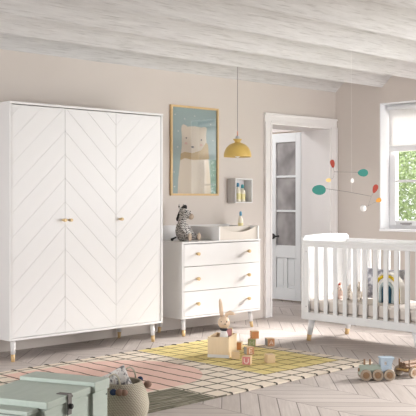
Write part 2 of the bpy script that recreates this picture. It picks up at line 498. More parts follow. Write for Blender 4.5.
for q in range(3):
    x0, x1 = dxs[q] + .001 - ox, dxs[q + 1] - .001 - ox
    z0, z1 = WZB + th + .003, WZT - th - .006
    d = MB().box(x0, x1, fy + .008, fy + .020, z0, z1)
    sg = 1 if q != 1 else -1      # grooves rise to the right on the outer doors
    # groove through (seam, z=.653 + .1875 k) at the left seam, .653-.487 at the right seam
    zs = .653 - .487 * (0 if q == 0 else 0)
    V = .1875; g = .0018
    seamL, seamR = 4.197 - ox, 4.708 - ox
    sl = .487 / .511
    for k in range(-14, 20):
        if q == 0:   base = lambda x, k=k: .653 + V * k + sl * (x - seamL)
        elif q == 1: base = lambda x, k=k: .653 + V * k - sl * (x - seamL)
        else:        base = lambda x, k=k: .653 - .487 + V * k + sl * (x - seamR)
        p = [(x0 - .1, base(x0 - .1) + g / 2), (x1 + .1, base(x1 + .1) + g / 2), (x1 + .1, base(x1 + .1) + V - g / 2), (x0 - .1, base(x0 - .1) + V - g / 2)]
        p = clip(p, x0, x1, z0, z1)
        if len(p) >= 3: d.prism(p, 'y', fy + .0055, fy + .009)
    do = d.build('door', M_white, wr, .0009, seg=1)
    kx = (x1 - .028) if q == 0 else (x0 + .028)
    kb = MB().lathe([(.007, 0), (.007, .014), (.012, .017), (.013, .050), (.011, .053)], M=Matrix.Translation((kx, fy + .003, 1.071)) @ Matrix.Rotation(R(90), 4, 'X'), seg=14)
    kk = kb.build('door_knob', M_knob, do); kk['label'] = 'small gold-coloured knob'
    for p in kk.data.polygons: p.use_smooth = len(p.vertices) == 4
fy_, by_ = fy + .05, by - .05
legs(wr, [(a + .05, fy_ - .02, -.35, -.5), (e - .08, fy_, .1, -.3), (a + .05, by_, -.5, .3), (e - .16, by_ - .0, .3, .5)], WZB, .022, .014, .03, .055)

# ------------------------------------------------------------------ DRESSER
X0, X1, Y0, Y1, Z0, Z1 = 5.492, 6.515, 6.08, 6.485, .158, .852
dr = thing('chest_of_drawers', 'white three-drawer dresser with gold knobs carrying the changing tray', 'dresser', ((X0 + X1) / 2, (Y0 + Y1) / 2, 0))
ox, oy = dr.location.x, dr.location.y
a, e, fy, by = X0 - ox, X1 - ox, Y0 - oy, Y1 - oy
cc = MB(); cc.box(a, a + th, fy, by, Z0, Z1 - .016); cc.box(e - th, e, fy, by, Z0, Z1 - .016)
cc.box(a + th, e - th, fy, by, Z0, Z0 + th); cc.box(a + th, e - th, by - .008, by, Z0 + th, Z1 - .016); cc.box(a + th, e - th, fy + .05, by - .01, Z0 + .24, Z0 + .25)
cc.build('carcass', M_white, dr, .002)
MB().box(a - .002, e + .002, fy - .004, by, Z1 - .016, Z1).build('top_panel', M_white, dr, .003)
zz = [.178, .403, .628, .832]
for q in range(3):
    z0, z1 = zz[q] + .002, zz[q + 1] - .003
    do = MB().box(a + th + .003, e - th - .003, fy - .001, fy + .017, z0, z1).box(a + th + .02, e - th - .02, fy + .0165, by - .05, z0 + .03, z1 - .03).build('drawer', M_white, dr, .0015)
    for kx in (5.666, 6.330):
        kk = MB().lathe([(.007, 0), (.007, .014), (.015, .017), (.016, .038), (.013, .041)], M=Matrix.Translation((kx - ox, fy - .001, (.288, .515, .741)[q])) @ Matrix.Rotation(R(90), 4, 'X'), seg=14).build('drawer_knob', M_knob, do)
        kk['label'] = 'small gold-coloured knob'
        for p in kk.data.polygons: p.use_smooth = len(p.vertices) == 4
legs(dr, [(a + .055, fy + .05, -.4, -.6), (e - .10, fy + .05, .3, -.6), (a + .055, by - .05, -.4, .4), (e - .10, by - .05, .3, .4)], Z0, .022, .014, .035, .055)

# ------------------------------------------------------------------ CHANGING TRAY
tz = Z1 + .001
ct = thing('changing_tray', 'white changing tray with scooped front and beige pad on the dresser', 'changing tray', (5.952, 6.08, tz))
L, Dp, H = .545, .395, .128
M_beige = plain('beige_wipe_pad', (.60, .545, .48), .6, .04)
def front_poly():
    p = [(.018, 0), (L - .018, 0), (L - .018, H)]
    for k in range(13):
        u = k / 12; x = L - .06 - (L - .12) * u
        p.append((x, H - .014 - .042 * math.sin(math.pi * u) ** .7))
    p.append((.018, H)); return p
MB().prism(front_poly(), 'y', .012, .024).build('front_panel', M_beige, ct, .002)
MB().box(0, .018, 0, Dp, 0, H).build('side_panel', M_white, ct, .003)
MB().box(L - .018, L, 0, Dp, 0, H).build('side_panel', M_white, ct, .003)
MB().box(-.42, L, Dp - .002, Dp + .010, 0, H + .01).build('back_panel', M_white, ct, .003)
MB().box(-.438, -.42, Dp - .07, Dp + .010, 0, H - .01).build('end_panel', M_beige, ct, .003)
MB().box(.018, L - .018, .10, .112, .062, H - .002).build('inner_panel', M_beige, ct, .002)
pd = MB().prism(rrect(L - .05, Dp - .05, .05, 5, L / 2, Dp / 2 + .006), 'z', .001, .06).build('pad', M_beige, ct, .015, seg=3)

# ------------------------------------------------------------------ bottles
M_cream = plain('cream_bottle', (.78, .72, .58), .3, .04)
M_bcap = plain('blue_cap', (.10, .30, .46), .35)
M_tcap = plain('teal_cap', (.07, .36, .40), .35)
M_label = plain('yellow_bottle_label', (.74, .66, .33), .5, .1)
def bottle(x, y, z, r, h, label, cap, group=None):
    o = thing('bottle', label, 'bottle', (x, y, z), 0, group)
    b = MB().lathe([(r * .9, 0), (r, h * .04), (r, h * .55), (r * .8, h * .66), (r * .42, h * .74), (r * .38, h * .80)], seg=18).build('bottle_body', M_cream, o, smooth=True)
    MB().lathe([(r * 1.012, h * .12), (r * 1.012, h * .45)], seg=18, cap=False).build('bottle_label', M_label, o, smooth=True)
    MB().lathe([(r * .5, h * .79), (r * .52, h * .93), (r * .34, h)], seg=16).build('bottle_cap', cap, o, smooth=True)
    return o
bottle(6.42, 6.255, tz + .061, .025, .205, 'cream bottle with a blue cap standing in the changing tray', M_bcap)

# ------------------------------------------------------------------ WALL CABINET
M_slat = plain('pale_grey_slat', (.70, .68, .67), .5, .03)
wc = thing('wall_shelf_box', 'small white open box shelf mounted on the wall above the changing tray', 'wall shelf', (6.475, YB - .121, 1.2))
bw, bh, bd = .246, .246, .119
MB().box(0, bw, 0, bd, 0, .012).box(0, bw, 0, bd, bh - .012, bh).box(bw - .012, bw, 0, bd, .012, bh - .012).build('shelf_shell', M_white, wc, .002)
sl_ = MB()
for k in range(6): sl_.box(0, .012, .001 + bd / 6 * k, bd / 6 * (k + 1) - .003, .012, bh - .012)
sl_.box(.004, .012, 0, bd, .012, bh - .012)
sl_.build('slatted_side', M_slat, wc, .0015)
MB().box(.012, bw - .012, bd - .006, bd, .012, bh - .012).build('back_board', M_slat, wc)
bottle(6.475 + .085, YB - .07, 1.2125, .029, .19, 'cream bottle with a blue cap, left of the two in the wall shelf', M_bcap, 'bottles in the wall shelf')
bottle(6.475 + .165, YB - .055, 1.2125, .030, .175, 'cream bottle with a teal cap, right of the two in the wall shelf', M_tcap, 'bottles in the wall shelf')

# ------------------------------------------------------------------ PICTURE
PX0, PX1, PZ0, PZ1 = 5.708, 6.338, 1.272, 2.134
pc = thing('framed_picture', 'oak-framed print of a pale bear in a mustard scarf on the wall', 'picture', (PX0, YB - .026, PZ0))
pw, ph = PX1 - PX0, PZ1 - PZ0
fr = MB(); fw_ = .02
fr.box(0, fw_, 0, .025, 0, ph); fr.box(pw - fw_, pw, 0, .025, 0, ph); fr.box(fw_, pw - fw_, 0, .025, 0, fw_); fr.box(fw_, pw - fw_, 0, .025, ph - fw_, ph)
fr.build('frame', M_frame, pc, .002)
t = NT('sea_green_paper'); x, y, z = t.xyz()
t.color(t.mix(t.noise(t.co, 3, 4), (.20, .34, .35), (.27, .41, .41))); M_teal = t.done(.6)
MB().box(fw_, pw - fw_, .016, .024, fw_, ph - fw_).build('print', M_teal, pc)
def PP(cx, cy):      # crop pixels of the picture study -> picture plane
    return ((cx - 43) / 193 * pw, ph - (cy - 20) / 378 * ph)
def lay(name, pts, mat, d):
    poly = [PP(*p) for p in pts]
    poly = [(min(max(px, fw_), pw - fw_), min(max(pz, fw_), ph - fw_)) for px, pz in poly]
    return MB().prism(poly, 'y', .016 - d, .0165).build(name, mat, pc)
M_bear = plain('cream_bear_ink', (.66, .57, .45), .6, .05, 6)
M_scarf = plain('mustard_scarf_ink', (.47, .31, .09), .6, .05)
M_ink = plain('dark_ink', (.03, .03, .035), .6)
M_cheek = plain('pink_ink', (.66, .40, .33), .6)
lay('bear_figure', [(72, 395), (74, 330), (82, 250), (88, 190), (88, 150), (86, 118), (88, 104), (95, 98), (104, 102), (110, 107), (140, 103), (168, 107), (174, 104), (184, 103), (190, 110), (188, 122), (186, 140), (190, 190), (196, 240), (203, 320), (208, 395)], M_bear, .0006)
lay('bear_scarf', [(84, 222), (100, 214), (130, 218), (165, 205), (186, 170), (194, 178), (199, 240), (165, 244), (132, 247), (100, 240), (82, 250)], M_scarf, .001)
def disc(cx, cy, rx, ry): return [(cx + rx * math.cos(2 * math.pi * k / 14), cy + ry * math.sin(2 * math.pi * k / 14)) for k in range(14)]
lay('bear_eye', disc(106, 155, 3, 3.5), M_ink, .0011); lay('bear_eye', disc(167, 160, 3, 3.5), M_ink, .0011)
lay('bear_nose', disc(131, 192, 6, 4.5), M_ink, .0012)
lay('bear_cheek', disc(105, 178, 6, 5), M_cheek, .0009); lay('bear_cheek', disc(166, 182, 6, 5), M_cheek, .0009)
M_snow = plain('white_ink', (.75, .75, .72), .6)
for p in ((74, 128), (62, 60), (72, 195), (58, 300), (140, 60), (205, 90), (215, 160), (100, 75), (60, 360)): lay('snow_dot', disc(p[0], p[1], 2.2, 2.2), M_snow, .0006)
# glazing
t = NT('picture_glass'); n = t.n
tr = n.new('ShaderNodeBsdfTransparent'); gl = n.new('ShaderNodeBsdfGlossy'); gl.inputs['Roughness'].default_value = .015
mx = n.new('ShaderNodeMixShader'); mx.inputs[0].default_value = .32; t.link(tr.outputs[0], mx.inputs[1]); t.link(gl.outputs[0], mx.inputs[2]); t.link(mx.outputs[0], t.out.inputs[0])
MB().add([(fw_ - .001, .012, fw_ - .001), (pw - fw_ + .001, .012, fw_ - .001), (pw - fw_ + .001, .012, ph - fw_ + .001), (fw_ - .001, .012, ph - fw_ + .001)], [(0, 1, 2, 3)]).build('glazing', t.m, pc)

# ------------------------------------------------------------------ PENDANT LAMP
LX, LY = 5.99, 5.876
pl = thing('pendant_lamp', 'mustard yellow dome pendant lamp hanging on a thin cord', 'lamp', (LX, LY, 1.624))
o_ = [(.128, 0), (.127, .02), (.120, .052), (.104, .085), (.080, .110), (.050, .126), (.030, .131), (.026, .140), (.032, .150), (.040, .160), (.040, .166), (.018, .168)]
i_ = [(.018, .150), (.026, .128), (.048, .120), (.077, .106), (.101, .081), (.117, .050), (.124, .02), (.125, 0)]
sh = MB().lathe(o_ + i_ + [(.128, 0)], seg=40, cap=False).build('lamp_shade', M_yel, pl, smooth=True)
MB().lathe([(.019, .166), (.020, .185), (.012, .192), (.006, .195)], seg=16).build('socket', M_greysock, pl, smooth=True)
MB().lathe([(.007, .19), (.006, .235), (.003, .24)], seg=10).build('cord_grip', M_pinkcord, pl, smooth=True)
MB().tube([(0, 0, .235), (0, 0, 2.452 - 1.624)], .0028, 8).build('cord', M_cord, pl)
MB().ell((0, 0, .035), (.036, .036, .04)).lathe([(.016, .07), (.014, .16)], seg=12).build('bulb', M_bulb, pl, smooth=True)

# ------------------------------------------------------------------ MOBILE
MX, MY = 5.98, 4.568     # thread from the ceiling board edge
CA = Vector((math.sin(R(YAW)), -math.cos(R(YAW)), 0))   # the mobile's bars happen to hang in this plane
mo = thing('hanging_mobile', 'hanging mobile of teal, red, yellow and white shapes on wires above crib', 'mobile', (MX, MY, 2.452))
MDp = math.cos(R(YAW)) * MX + math.sin(R(YAW)) * MY
kx = MDp / 914.0
def mp(px, py, d=0.0):
    u = (px - 351.6) * kx; z = 1.23 + (200 - py) * kx - 2.452
    # bars turn a little about the thread so each one has depth
    f_ = Vector((math.cos(R(YAW)), math.sin(R(YAW)), 0))
    return Vector((CA.x * u + f_.x * d, CA.y * u + f_.y * d, z))
M_mwh = plain('white_felt', (.82, .80, .78), .7, .05)
M_wire = plain('thin_dark_wire', (.16, .14, .13), .5)
MB().tube([mp(351.6, 50.2), mp(351.6, 172.2)], .0005, 6).build('thread', M_mwh, mo)
MB().tube([mp(334.2, 171.8), mp(351, 172.1), mp(363, 172.5)], .0018, 6).build('wire_arm', M_wire, mo)
MB().tube([mp(351.6, 172), mp(351.6, 192.8)], .0005, 6).build('thread', M_mwh, mo)
MB().tube([mp(324, 188.4), mp(348, 191.8), mp(371.4, 196.3)], .0018, 6).build('wire_arm', M_wire, mo)
MB().tube([mp(371.4, 196.3), mp(368.3, 205.6), mp(364, 208)], .0011, 6).tube([mp(368.3, 205.6), mp(377, 201.5)], .0011, 6).tube([mp(371.4, 196.3), mp(374.5, 191)], .0011, 6).build('wire_arm', M_wire, mo)
MB().tube([mp(334.2, 171.8), mp(333, 166)], .0011, 6).tube([mp(334.2, 171.8), mp(333.6, 178), mp(329, 180)], .0007, 6).build('wire_arm', M_wire, mo)
def blob(name, pts, mat, th_=.004):
    front = [mp(px, py, -th_ / 2) for px, py in pts]; back = [mp(px, py, th_ / 2) for px, py in pts]
    n = len(pts)
    return MB().add(front + back, [tuple(range(n)), tuple(range(n, 2 * n))[::-1]] + [(i, (i + 1) % n, n + (i + 1) % n, n + i) for i in range(n)]).build(name, mat, mo)
def egg(cx, cy, rx, ry, ang, taper=.25, n=20):
    p = []
    for k in range(n):
        a_ = 2 * math.pi * k / n; X = rx * math.cos(a_); Y = ry * math.sin(a_) * (1 + taper * math.cos(a_))
        p.append((cx + X * math.cos(ang) - Y * math.sin(ang), cy + X * math.sin(ang) + Y * math.cos(ang)))
    return p
M_mteal = plain('teal_felt', (.045, .235, .195), .7, .1)
M_mred = plain('brick_red_felt', (.36, .055, .035), .7, .1)
M_mor = plain('orange_felt', (.72, .33, .05), .7, .1)
M_mye = plain('pale_yellow_felt', (.85, .62, .25), .7, .1)
for nm, pts, m in (('teal_shape', egg(319, 189.9, 6.9, 5.0, math.pi, -.08), M_mteal), ('teal_shape', egg(363, 172.8, 5.2, 3.8, 0, .15), M_mteal),
                   ('red_shape', egg(332.6, 163.8, 4.2, 2.2, R(80), -.3), M_mred), ('red_shape', egg(375.2, 188.8, 4.6, 2.5, R(-70), .3), M_mred),
                   ('orange_shape', egg(378.6, 200.3, 2.9, 2.2, R(-25), .3), M_mor), ('yellow_shape', egg(328.4, 180.2, 2.5, 2.0, 0), M_mye),
                   ('white_shape', egg(352.4, 180.5, 2.4, 1.7, R(90)), M_mwh)):
    o = blob(nm, pts, m); o['label'] = nm.replace('_shape', '') + ' felt shape'
MB().ell(mp(363.3, 208.3), (.026, .026, .026)).build('ball', M_mwh, mo, smooth=True)['label'] = 'white ball'

# ------------------------------------------------------------------ CRIB
KX0, KX1, KY0, KY1 = 6.145, 6.79, 3.99, 5.245
cr = thing('crib', 'white wooden slatted baby crib on gold-tipped legs in front of the window wall', 'crib', (KX0, KY0, 0))
LW, LL = KX1 - KX0, KY1 - KY0
zt, zb = .878, .185
def end_panel(y, name):
    # solid end panel, raised, rounded upper corners
    p = [(0, zb), (LW, zb), (LW, .86)]
    r_ = .035; top = .93
    p = [(0.0, zb), (LW, zb), (LW, top - r_ - .01)]
    for k in range(6): p.append((LW - r_ + r_ * math.cos(R(90 * k / 5)), top - .01 - r_ + r_ * math.sin(R(90 * k / 5))))
    p += [(LW * .5, top), (.02, top - .012), (0, top - .035)]
    MB().prism(p, 'y', y, y + .028).build(name, M_crib, cr, .006)
end_panel(LL - .028, 'headboard'); end_panel(0, 'footboard')
ya, yb_ = .028, LL - .028
pw_ = .052
for x0 in (0, LW - .028):
    MB().box(x0 - .006, x0 + .034, ya, yb_, zt - .028, zt).box(x0, x0 + .028, ya, yb_, zt - .055, zt - .027).build('top_rail', M_crib, cr, .005)
    MB().box(x0, x0 + .028, ya, yb_, zb, zb + .066).build('bottom_rail', M_crib, cr, .005)
    for y0_ in (ya, yb_ - pw_): MB().box(x0, x0 + .028, y0_, y0_ + pw_, zb + .066, zt - .055).build('corner_post', M_crib, cr, .004)
    n_ = 11; gap0, gap1 = ya + pw_, yb_ - pw_
    pitch = (gap1 - gap0 + .041) / n_
    for k in range(n_ - 1):
        yc = gap0 + pitch * (k + 1) - .041
        MB().box(x0 + .006, x0 + .022, yc, yc + .041, zb + .064, zt - .053).build('bar', M_crib, cr, .003)
    # screw caps on the post
MB().box(.03, LW - .03, .03, LL - .03, .225, .262).build('mattress_base', plain('beige_base_board', (.56, .50, .45), .7), cr, .004)
for (x, y, dx, dy) in ((.03, LL - .10, 0, .9), (.03, .10, 0, -.9), (LW - .075, LL - .10, 0, .9), (LW - .075, .10, 0, -.9)):
    top = Vector((x, y, zb + .002)); foot = Vector((x, y + dy * .045 * (-1 if 0 else 1), 0))
    k_ = top.lerp(foot, .70)
    l = MB().tube([top, k_], [.030, .0216], 16).build('leg', M_crib, cr)
    tp = MB().tube([k_, foot], [.0222, .018], 16).build('leg_tip', M_oak, l); tp['label'] = 'gold-coloured wooden foot of the leg'
    for q in (l, tp):
        for p in q.data.polygons: p.use_smooth = len(p.vertices) == 4
sc = MB()
for z_ in (.78, .30): MB().lathe([(.005, 0), (.005, .002)], M=Matrix.Translation((-.0005, yb_ - .03, z_)) @ Matrix.Rotation(R(-90), 4, 'Y'), seg=10).build('bolt_head', M_greysock, cr)

def pillow(mb, w_, h_, t_, n=12, M=None, pinch=.12):
    v = []; f = []
    for sgn in (1, -1):
        for j in range(n + 1):
            for i in range(n + 1):
                u, q = 2 * i / n - 1, 2 * j / n - 1
                e_ = max(0.0, (1 - u ** 4) * (1 - q ** 4)) ** .5
                X = u * w_ / 2 * (1 - pinch * (1 - abs(q)) * abs(u) ** 3 * .6); Z = q * h_ / 2 * (1 - pinch * (1 - abs(u)) * abs(q) ** 3 * .6)
                v.append((X, sgn * t_ / 2 * e_, Z))
    m = (n + 1) ** 2
    for s_ in (0, 1):
        for j in range(n):
            for i in range(n):
                a_ = s_ * m + j * (n + 1) + i
                f.append((a_, a_ + 1, a_ + n + 2, a_ + n + 1))
    return mb.add(v, f, M)

mt = MB().prism(rrect(LW - .075, LL - .075, .04, 5, KX0 + LW / 2, KY0 + LL / 2), 'z', .263, .362).build('crib_mattress', plain('cream_mattress_cover', (.66, .60, .55), .85, .04, 12, bump=.1), None, .02, seg=3)
tag(mt, 'cream crib mattress lying inside the white crib', 'mattress')
mz = .362
# grey star-print cushion leaning on the back bars, rainbow cushion in front of it
t = NT('grey_speckle_fabric'); t.xyz()
t.color(t.ramp(t.noise(t.co, 26, 3), [(.42, (.26, .26, .29)), (.52, (.36, .36, .40)), (.62, (.62, .62, .64))])); M_grey = t.done(.9)
g = MB(); pillow(g, .40, .27, .10, M=Matrix.Translation((6.60, 4.685, mz + .137)) @ Matrix.Rotation(R(-90), 4, 'Z') @ Matrix.Rotation(R(-12), 4, 'X'))
tag(g.build('cushion', M_grey, None, smooth=True), 'grey speckled cushion behind the rainbow cushion in the crib', 'cushion')
rb = thing('rainbow_cushion', 'rainbow-shaped cushion with yellow outer arch inside the crib', 'cushion', (6.43, 4.52, mz), -90)
rb.scale = (1.16, 1.2, 1.22)
bands = [(.112, .124, (.74, .70, .64), 'cream_arch'), (.092, .112, (.68, .48, .03), 'yellow_arch'), (.066, .092, (.76, .74, .71), 'white_arch'), (.044, .066, (.46, .53, .54), 'pale_blue_arch'), (.0, .044, (.02, .075, .12), 'navy_arch')]
for k, (r0, r1, c_, nm) in enumerate(bands):
    leg_ = .085
    outer = [(r1, 0.0)] + [(r1 * math.cos(R(q * 10)), leg_ + r1 * math.sin(R(q * 10))) for q in range(19)] + [(-r1, 0.0)]
    th_ = .03 + .004 * (k % 2)
    if r0 > 0:
        inner = [(-r0, 0.0)] + [(-r0 * math.cos(R(q * 10)), leg_ + r0 * math.sin(R(q * 10))) for q in range(19)] + [(r0, 0.0)]
        n_ = len(outer); v = [(p[0], -th_, p[1]) for p in outer] + [(p[0], -th_, p[1]) for p in inner[::-1]]
        v += [(p[0], th_, p[1]) for p in outer] + [(p[0], th_, p[1]) for p in inner[::-1]]
        f = []
        for i in range(n_ - 1):
            f += [(i, i + 1, n_ + i + 1, n_ + i), (2 * n_ + i + 1, 2 * n_ + i, 3 * n_ + i, 3 * n_ + i + 1), (i + 1, i, 2 * n_ + i, 2 * n_ + i + 1), (n_ + i, n_ + i + 1, 3 * n_ + i + 1, 3 * n_ + i)]
        f += [(0, n_, 3 * n_, 2 * n_), (n_ - 1, 3 * n_ - 1, 4 * n_ - 1, 2 * n_ - 1)]
        o = MB().add(v, f).build(nm, plain(nm + '_fabric', c_, .9, .06, 30), rb, .006)
    else:
        o = MB().prism(outer, 'y', -th_, th_).build(nm, plain(nm + '_fabric', c_, .9, .06, 30), rb, .006)
    o['label'] = nm.split('_arch')[0].replace('_', ' ') + ' arch of the rainbow'
# plush toys at the head end
M_peach = plain('peach_plush', (.76, .58, .50), .95, .08, 40, bump=.2)
M_ivory = plain('ivory_plush', (.76, .68, .60), .95, .08, 40, bump=.2)
M_red = plain('red_felt', (.60, .10, .08), .8)
def plush(x, y, rz, mat, label, bow, s_=1.0):
    o = thing('plush_toy', label, 'plush toy', (x, y, mz), rz, 'plush toys in the crib'); T_ = Matrix.Scale(s_, 4)
    b_ = MB(); b_.ell((0, 0, .05), (.045, .04, .052), T_); b_.ell((0, -.01, .115), (.038, .036, .036), T_)
    for sx in (-1, 1): b_.ell((sx * .03, -.04, .018), (.018, .035, .018), T_); b_.ell((sx * .045, -.02, .06), (.014, .018, .032), T_)
    b_.build('plush_body', mat, o, remesh=.006)
    e_ = MB()
    for sx in (-1, 1): e_.ell((sx * .022, 0, .152), (.012, .009, .024), T_)
    e_.build('ears', mat, o, smooth=True)
    y_ = MB()
    for sx in (-1, 1): y_.ell((sx * .014, -.045, .122), (.004, .003, .004), T_, 10, 6)
    y_.ell((0, -.047, .110), (.005, .004, .004), T_, 10, 6)
    y_.build('eyes_and_nose', M_ink, o)
    if bow: MB().ell((.014, -.012, .152), (.012, .012, .01), T_, 10, 8).build('bow', M_red, o, smooth=True)
    return o
plush(6.36, 5.005, -55, M_peach, 'peach plush toy with a red bow, nearest the headboard in the crib', True, .85)
plush(6.37, 4.905, -50, M_ivory, 'ivory plush toy, middle of the three seated in the crib', False, .8)
plush(6.36, 4.805, -60, M_ivory, 'ivory plush toy beside the grey cushion in the crib', False, .95)

# ------------------------------------------------------------------ RUG
ra, rbk = lambda x: 4.05 + .035 * (x - 3.6), lambda x: 5.70 + .04 * (x - 3.5)
rg = MB(); N = 40; xs = [2.75 + (5.655 - 2.75) * k / N for k in range(N + 1)]
v = []; f = []
for x in xs: v += [(x, ra(x), .001), (x, ra(x), .011), (x, rbk(x), .011), (x, rbk(x), .001)]
for k in range(N):
    for j in range(4): f.append((4 * k + j, 4 * k + (j + 1) % 4, 4 * k + 4 + (j + 1) % 4, 4 * k + 4 + j))
f += [(0, 1, 2, 3), (4 * N + 3, 4 * N + 2, 4 * N + 1, 4 * N)]
rg.add(v, f)
ro = thing('rug', 'large woven rug with dark grid lines and pink and yellow areas on floor', 'rug')
rg.build('rug_field', M_rug, ro)
tk = MB(); k = -14
M_yarn = plain('dark_yarn', (.09, .078, .06), .95)
x = 4.095 - .145 * 0
for k in range(0, 11):
    x = 4.095 + .145 * k
    if x < 5.64: MB().tube([(x, ra(x) + .02, .0125), (x, ra(x) - .003, .0115), (x - .004, ra(x) - .012, .004)], .005, 6).build('yarn_end', M_yarn, ro)
for k in range(-6, 11):
    x = 4.095 + .145 * k
    if 3.3 < x < 5.64: MB().tube([(x, rbk(x) - .03, .0125), (x, rbk(x) + .004, .0115), (x + .004, rbk(x) + .03, .004)], .005, 6).build('yarn_end', M_yarn, ro)
rz_ = .0115

# ------------------------------------------------------------------ CHEST (front left)
t = NT('pale_green_paint_on_wood'); x, y, z = t.xyz()
gv = t.vec(t.math('MULTIPLY', x, 4.0), t.math('MULTIPLY', y, 26.0), t.math('MULTIPLY', z, 26.0))
f_ = t.noise(gv, 1.5, 5, .6)
c_ = t.mix(f_, (.345, .40, .35), (.435, .485, .43))
wn = t.noise(t.co, 16, 5, .7)
t.color(t.mix(t.mapr(wn, .60, .72, 0, .5), c_, (.60, .62, .56))); t.bump(f_, .15, .004); M_green = t.done(.6)
tc = thing('toy_chest', 'pale green painted wooden chest with stepped lid and dark hasp', 'chest', (2.364, 3.542, 0), 23.4)
Wd = .43
def shell(x0, x1, yf, ztop, lidh, nm, parent):
    MB().box(x0, x1, yf + .012, Wd - .012, 0.02, ztop - lidh - .003).build('chest_body' if nm == '' else nm + '_body', M_green, parent, .004)
    return MB().box(x0, x1, yf, Wd, ztop - lidh, ztop).build('chest_lid' if nm == '' else nm + '_lid', M_green, parent, .004)
shell(.0, .405, .0, .30, .035, '', tc)
shell(.405, .555, -.018, .318, .053, 'raised_end', tc)
shell(-.09, 0, .045, .272, .02, 'low_end', tc)
M_hasp = plain('dark_iron', (.10, .09, .085), .5, .2, 30, .6)
hs = MB()
hs.box(.172, .206, -.002, .06, .3005, .3045); hs.box(.172, .206, -.006, -.0005, .205, .304)
hs.box(.166, .211, -.009, -.0055, .285, .297)
hp = hs.build('hasp', M_hasp, tc, .001); hp['label'] = 'dark metal hasp'
MB().lathe([(.013, 0), (.013, .012), (.008, .016)], M=Matrix.Translation((.189, -.006, .245)) @ Matrix.Rotation(R(90), 4, 'X'), seg=14).build('hasp_knob', M_black, hp)
for k in (.53, .565): pass
nb = MB()
for z_ in (.255, .10): MB().lathe([(.005, 0), (.004, .003)], M=Matrix.Translation((.54, -.0060, z_ - .02)) @ Matrix.Rotation(R(90), 4, 'X'), seg=8).build('nail_head', M_black, tc)

# ------------------------------------------------------------------ BASKET with cushion
BXw, BYw = 3.114, 3.94
def mat_rope():
    t = NT('coiled_cotton_rope'); x, y, z = t.xyz()
    an = t.math('ARCTAN2', y, x)
    a1 = t.math('SINE', t.math('ADD', t.math('MULTIPLY', an, 60.0), t.math('MULTIPLY', z, 330.0)))
    a2 = t.math('SINE', t.math('MULTIPLY', z, 700.0))
    f = t.math('MULTIPLY', t.math('ADD', t.math('ADD', a1, a2), 2.0), .25)
    t.color(t.mix(f, (.36, .32, .245), (.60, .545, .45))); t.bump(f, .6, .006)
    return t.done(.9, 0, .15)
bk = thing('rope_basket', 'round woven rope basket with pompoms beside the green chest', 'basket', (BXw, BYw, rz_))
bk.scale = (1.05, 1.05, .95)
pr_o = [(.10, 0), (.122, .02), (.138, .07), (.142, .115), (.134, .165), (.116, .215), (.102, .242)]
pr_i = [(.094, .24), (.108, .212), (.126, .163), (.134, .115), (.130, .07), (.114, .028), (.002, .016)]
prof_ = []
MB().lathe([(.002, 0)] + pr_o + pr_i, seg=44, cap=False).build('basket_body', mat_rope(), bk, smooth=True)
M_rope = plain('rope_handle', (.46, .41, .33), .9, .1, 60, bump=.3)
def handle(ang):
    pts = []
    ca, sa = math.cos(R(ang)), math.sin(R(ang))
    for k in range(11):
        u = math.pi * k / 10
        wv = .035 * math.cos(u); hgt = .225 + .075 * math.sin(u) ** .8
        rr_ = .103
        pts.append((ca * rr_ - sa * wv, sa * rr_ + ca * wv, hgt))
    MB().tube(pts, .005, 8).build('handle', M_rope, bk, smooth=True)
handle(28); handle(208)
M_navy = plain('navy_wool', (.035, .055, .12), .95, .2, 60, bump=.4)
M_brn = plain('brown_wool', (.30, .19, .145), .95, .2, 60, bump=.4)
def pom(ang, z_, mat, r_=.02, rad=.128):
    return MB().ell((math.cos(R(ang)) * rad, math.sin(R(ang)) * rad, z_), (r_, r_, r_)).build('pompom', mat, bk, smooth=True)
pom(-36, .218, M_brn, .021, .134); pom(-3, .236, M_navy, .015, .118)
pom(212, .205, M_navy, .018, .13); pom(226, .205, M_brn, .02, .132); pom(237, .203, M_brn, .018, .132)
t = NT('printed_cotton'); t.xyz()
t.color(t.ramp(t.noise(t.co, 42, 2), [(.40, (.16, .15, .16)), (.47, (.55, .53, .51)), (.60, (.66, .63, .60)), (.66, (.48, .40, .38))])); M_print = t.done(.9)
g = MB(); pillow(g, .185, .17, .07, M=Matrix.Translation((BXw - .035, BYw + .012, rz_ + .202)) @ Matrix.Rotation(R(-35), 4, 'Z') @ Matrix.Rotation(R(-26), 4, 'Y') @ Matrix.Rotation(R(-14), 4, 'X'))
tag(g.build('cushion', M_print, None, smooth=True), 'grey and white printed cushion tucked into the rope basket', 'cushion')

# ------------------------------------------------------------------ ZEBRA PLUSH
t = NT('zebra_plush'); x, y, z = t.xyz()
wv = t.n.new('ShaderNodeTexWave'); wv.bands_direction = 'Z'; wv.inputs['Scale'].default_value = 21; wv.inputs['Distortion'].default_value = 9; wv.inputs['Detail'].default_value = 2; wv.inputs['Detail Scale'].default_value = 2.2
t.link(t.co, wv.inputs['Vector'])
t.color(t.ramp(wv.outputs['Fac'], [(.28, (.06, .055, .055)), (.46, (.58, .55, .52))])); t.bump(t.noise(t.co, 160, 2), .4, .004); M_zeb = t.done(.95, 0, .1)
M_zbei = plain('beige_plush', (.44, .35, .27), .95, .08, 40, bump=.3)
M_zblk = plain('black_plush', (.03, .028, .028), .95, .1, 60, bump=.4)
zb_ = thing('zebra_plush', 'grey striped zebra plush toy sitting on the left end of the dresser', 'plush toy', (5.650, 6.24, Z1 + .001), 12)
zb_.scale = (.94, 1.0, 1.1)
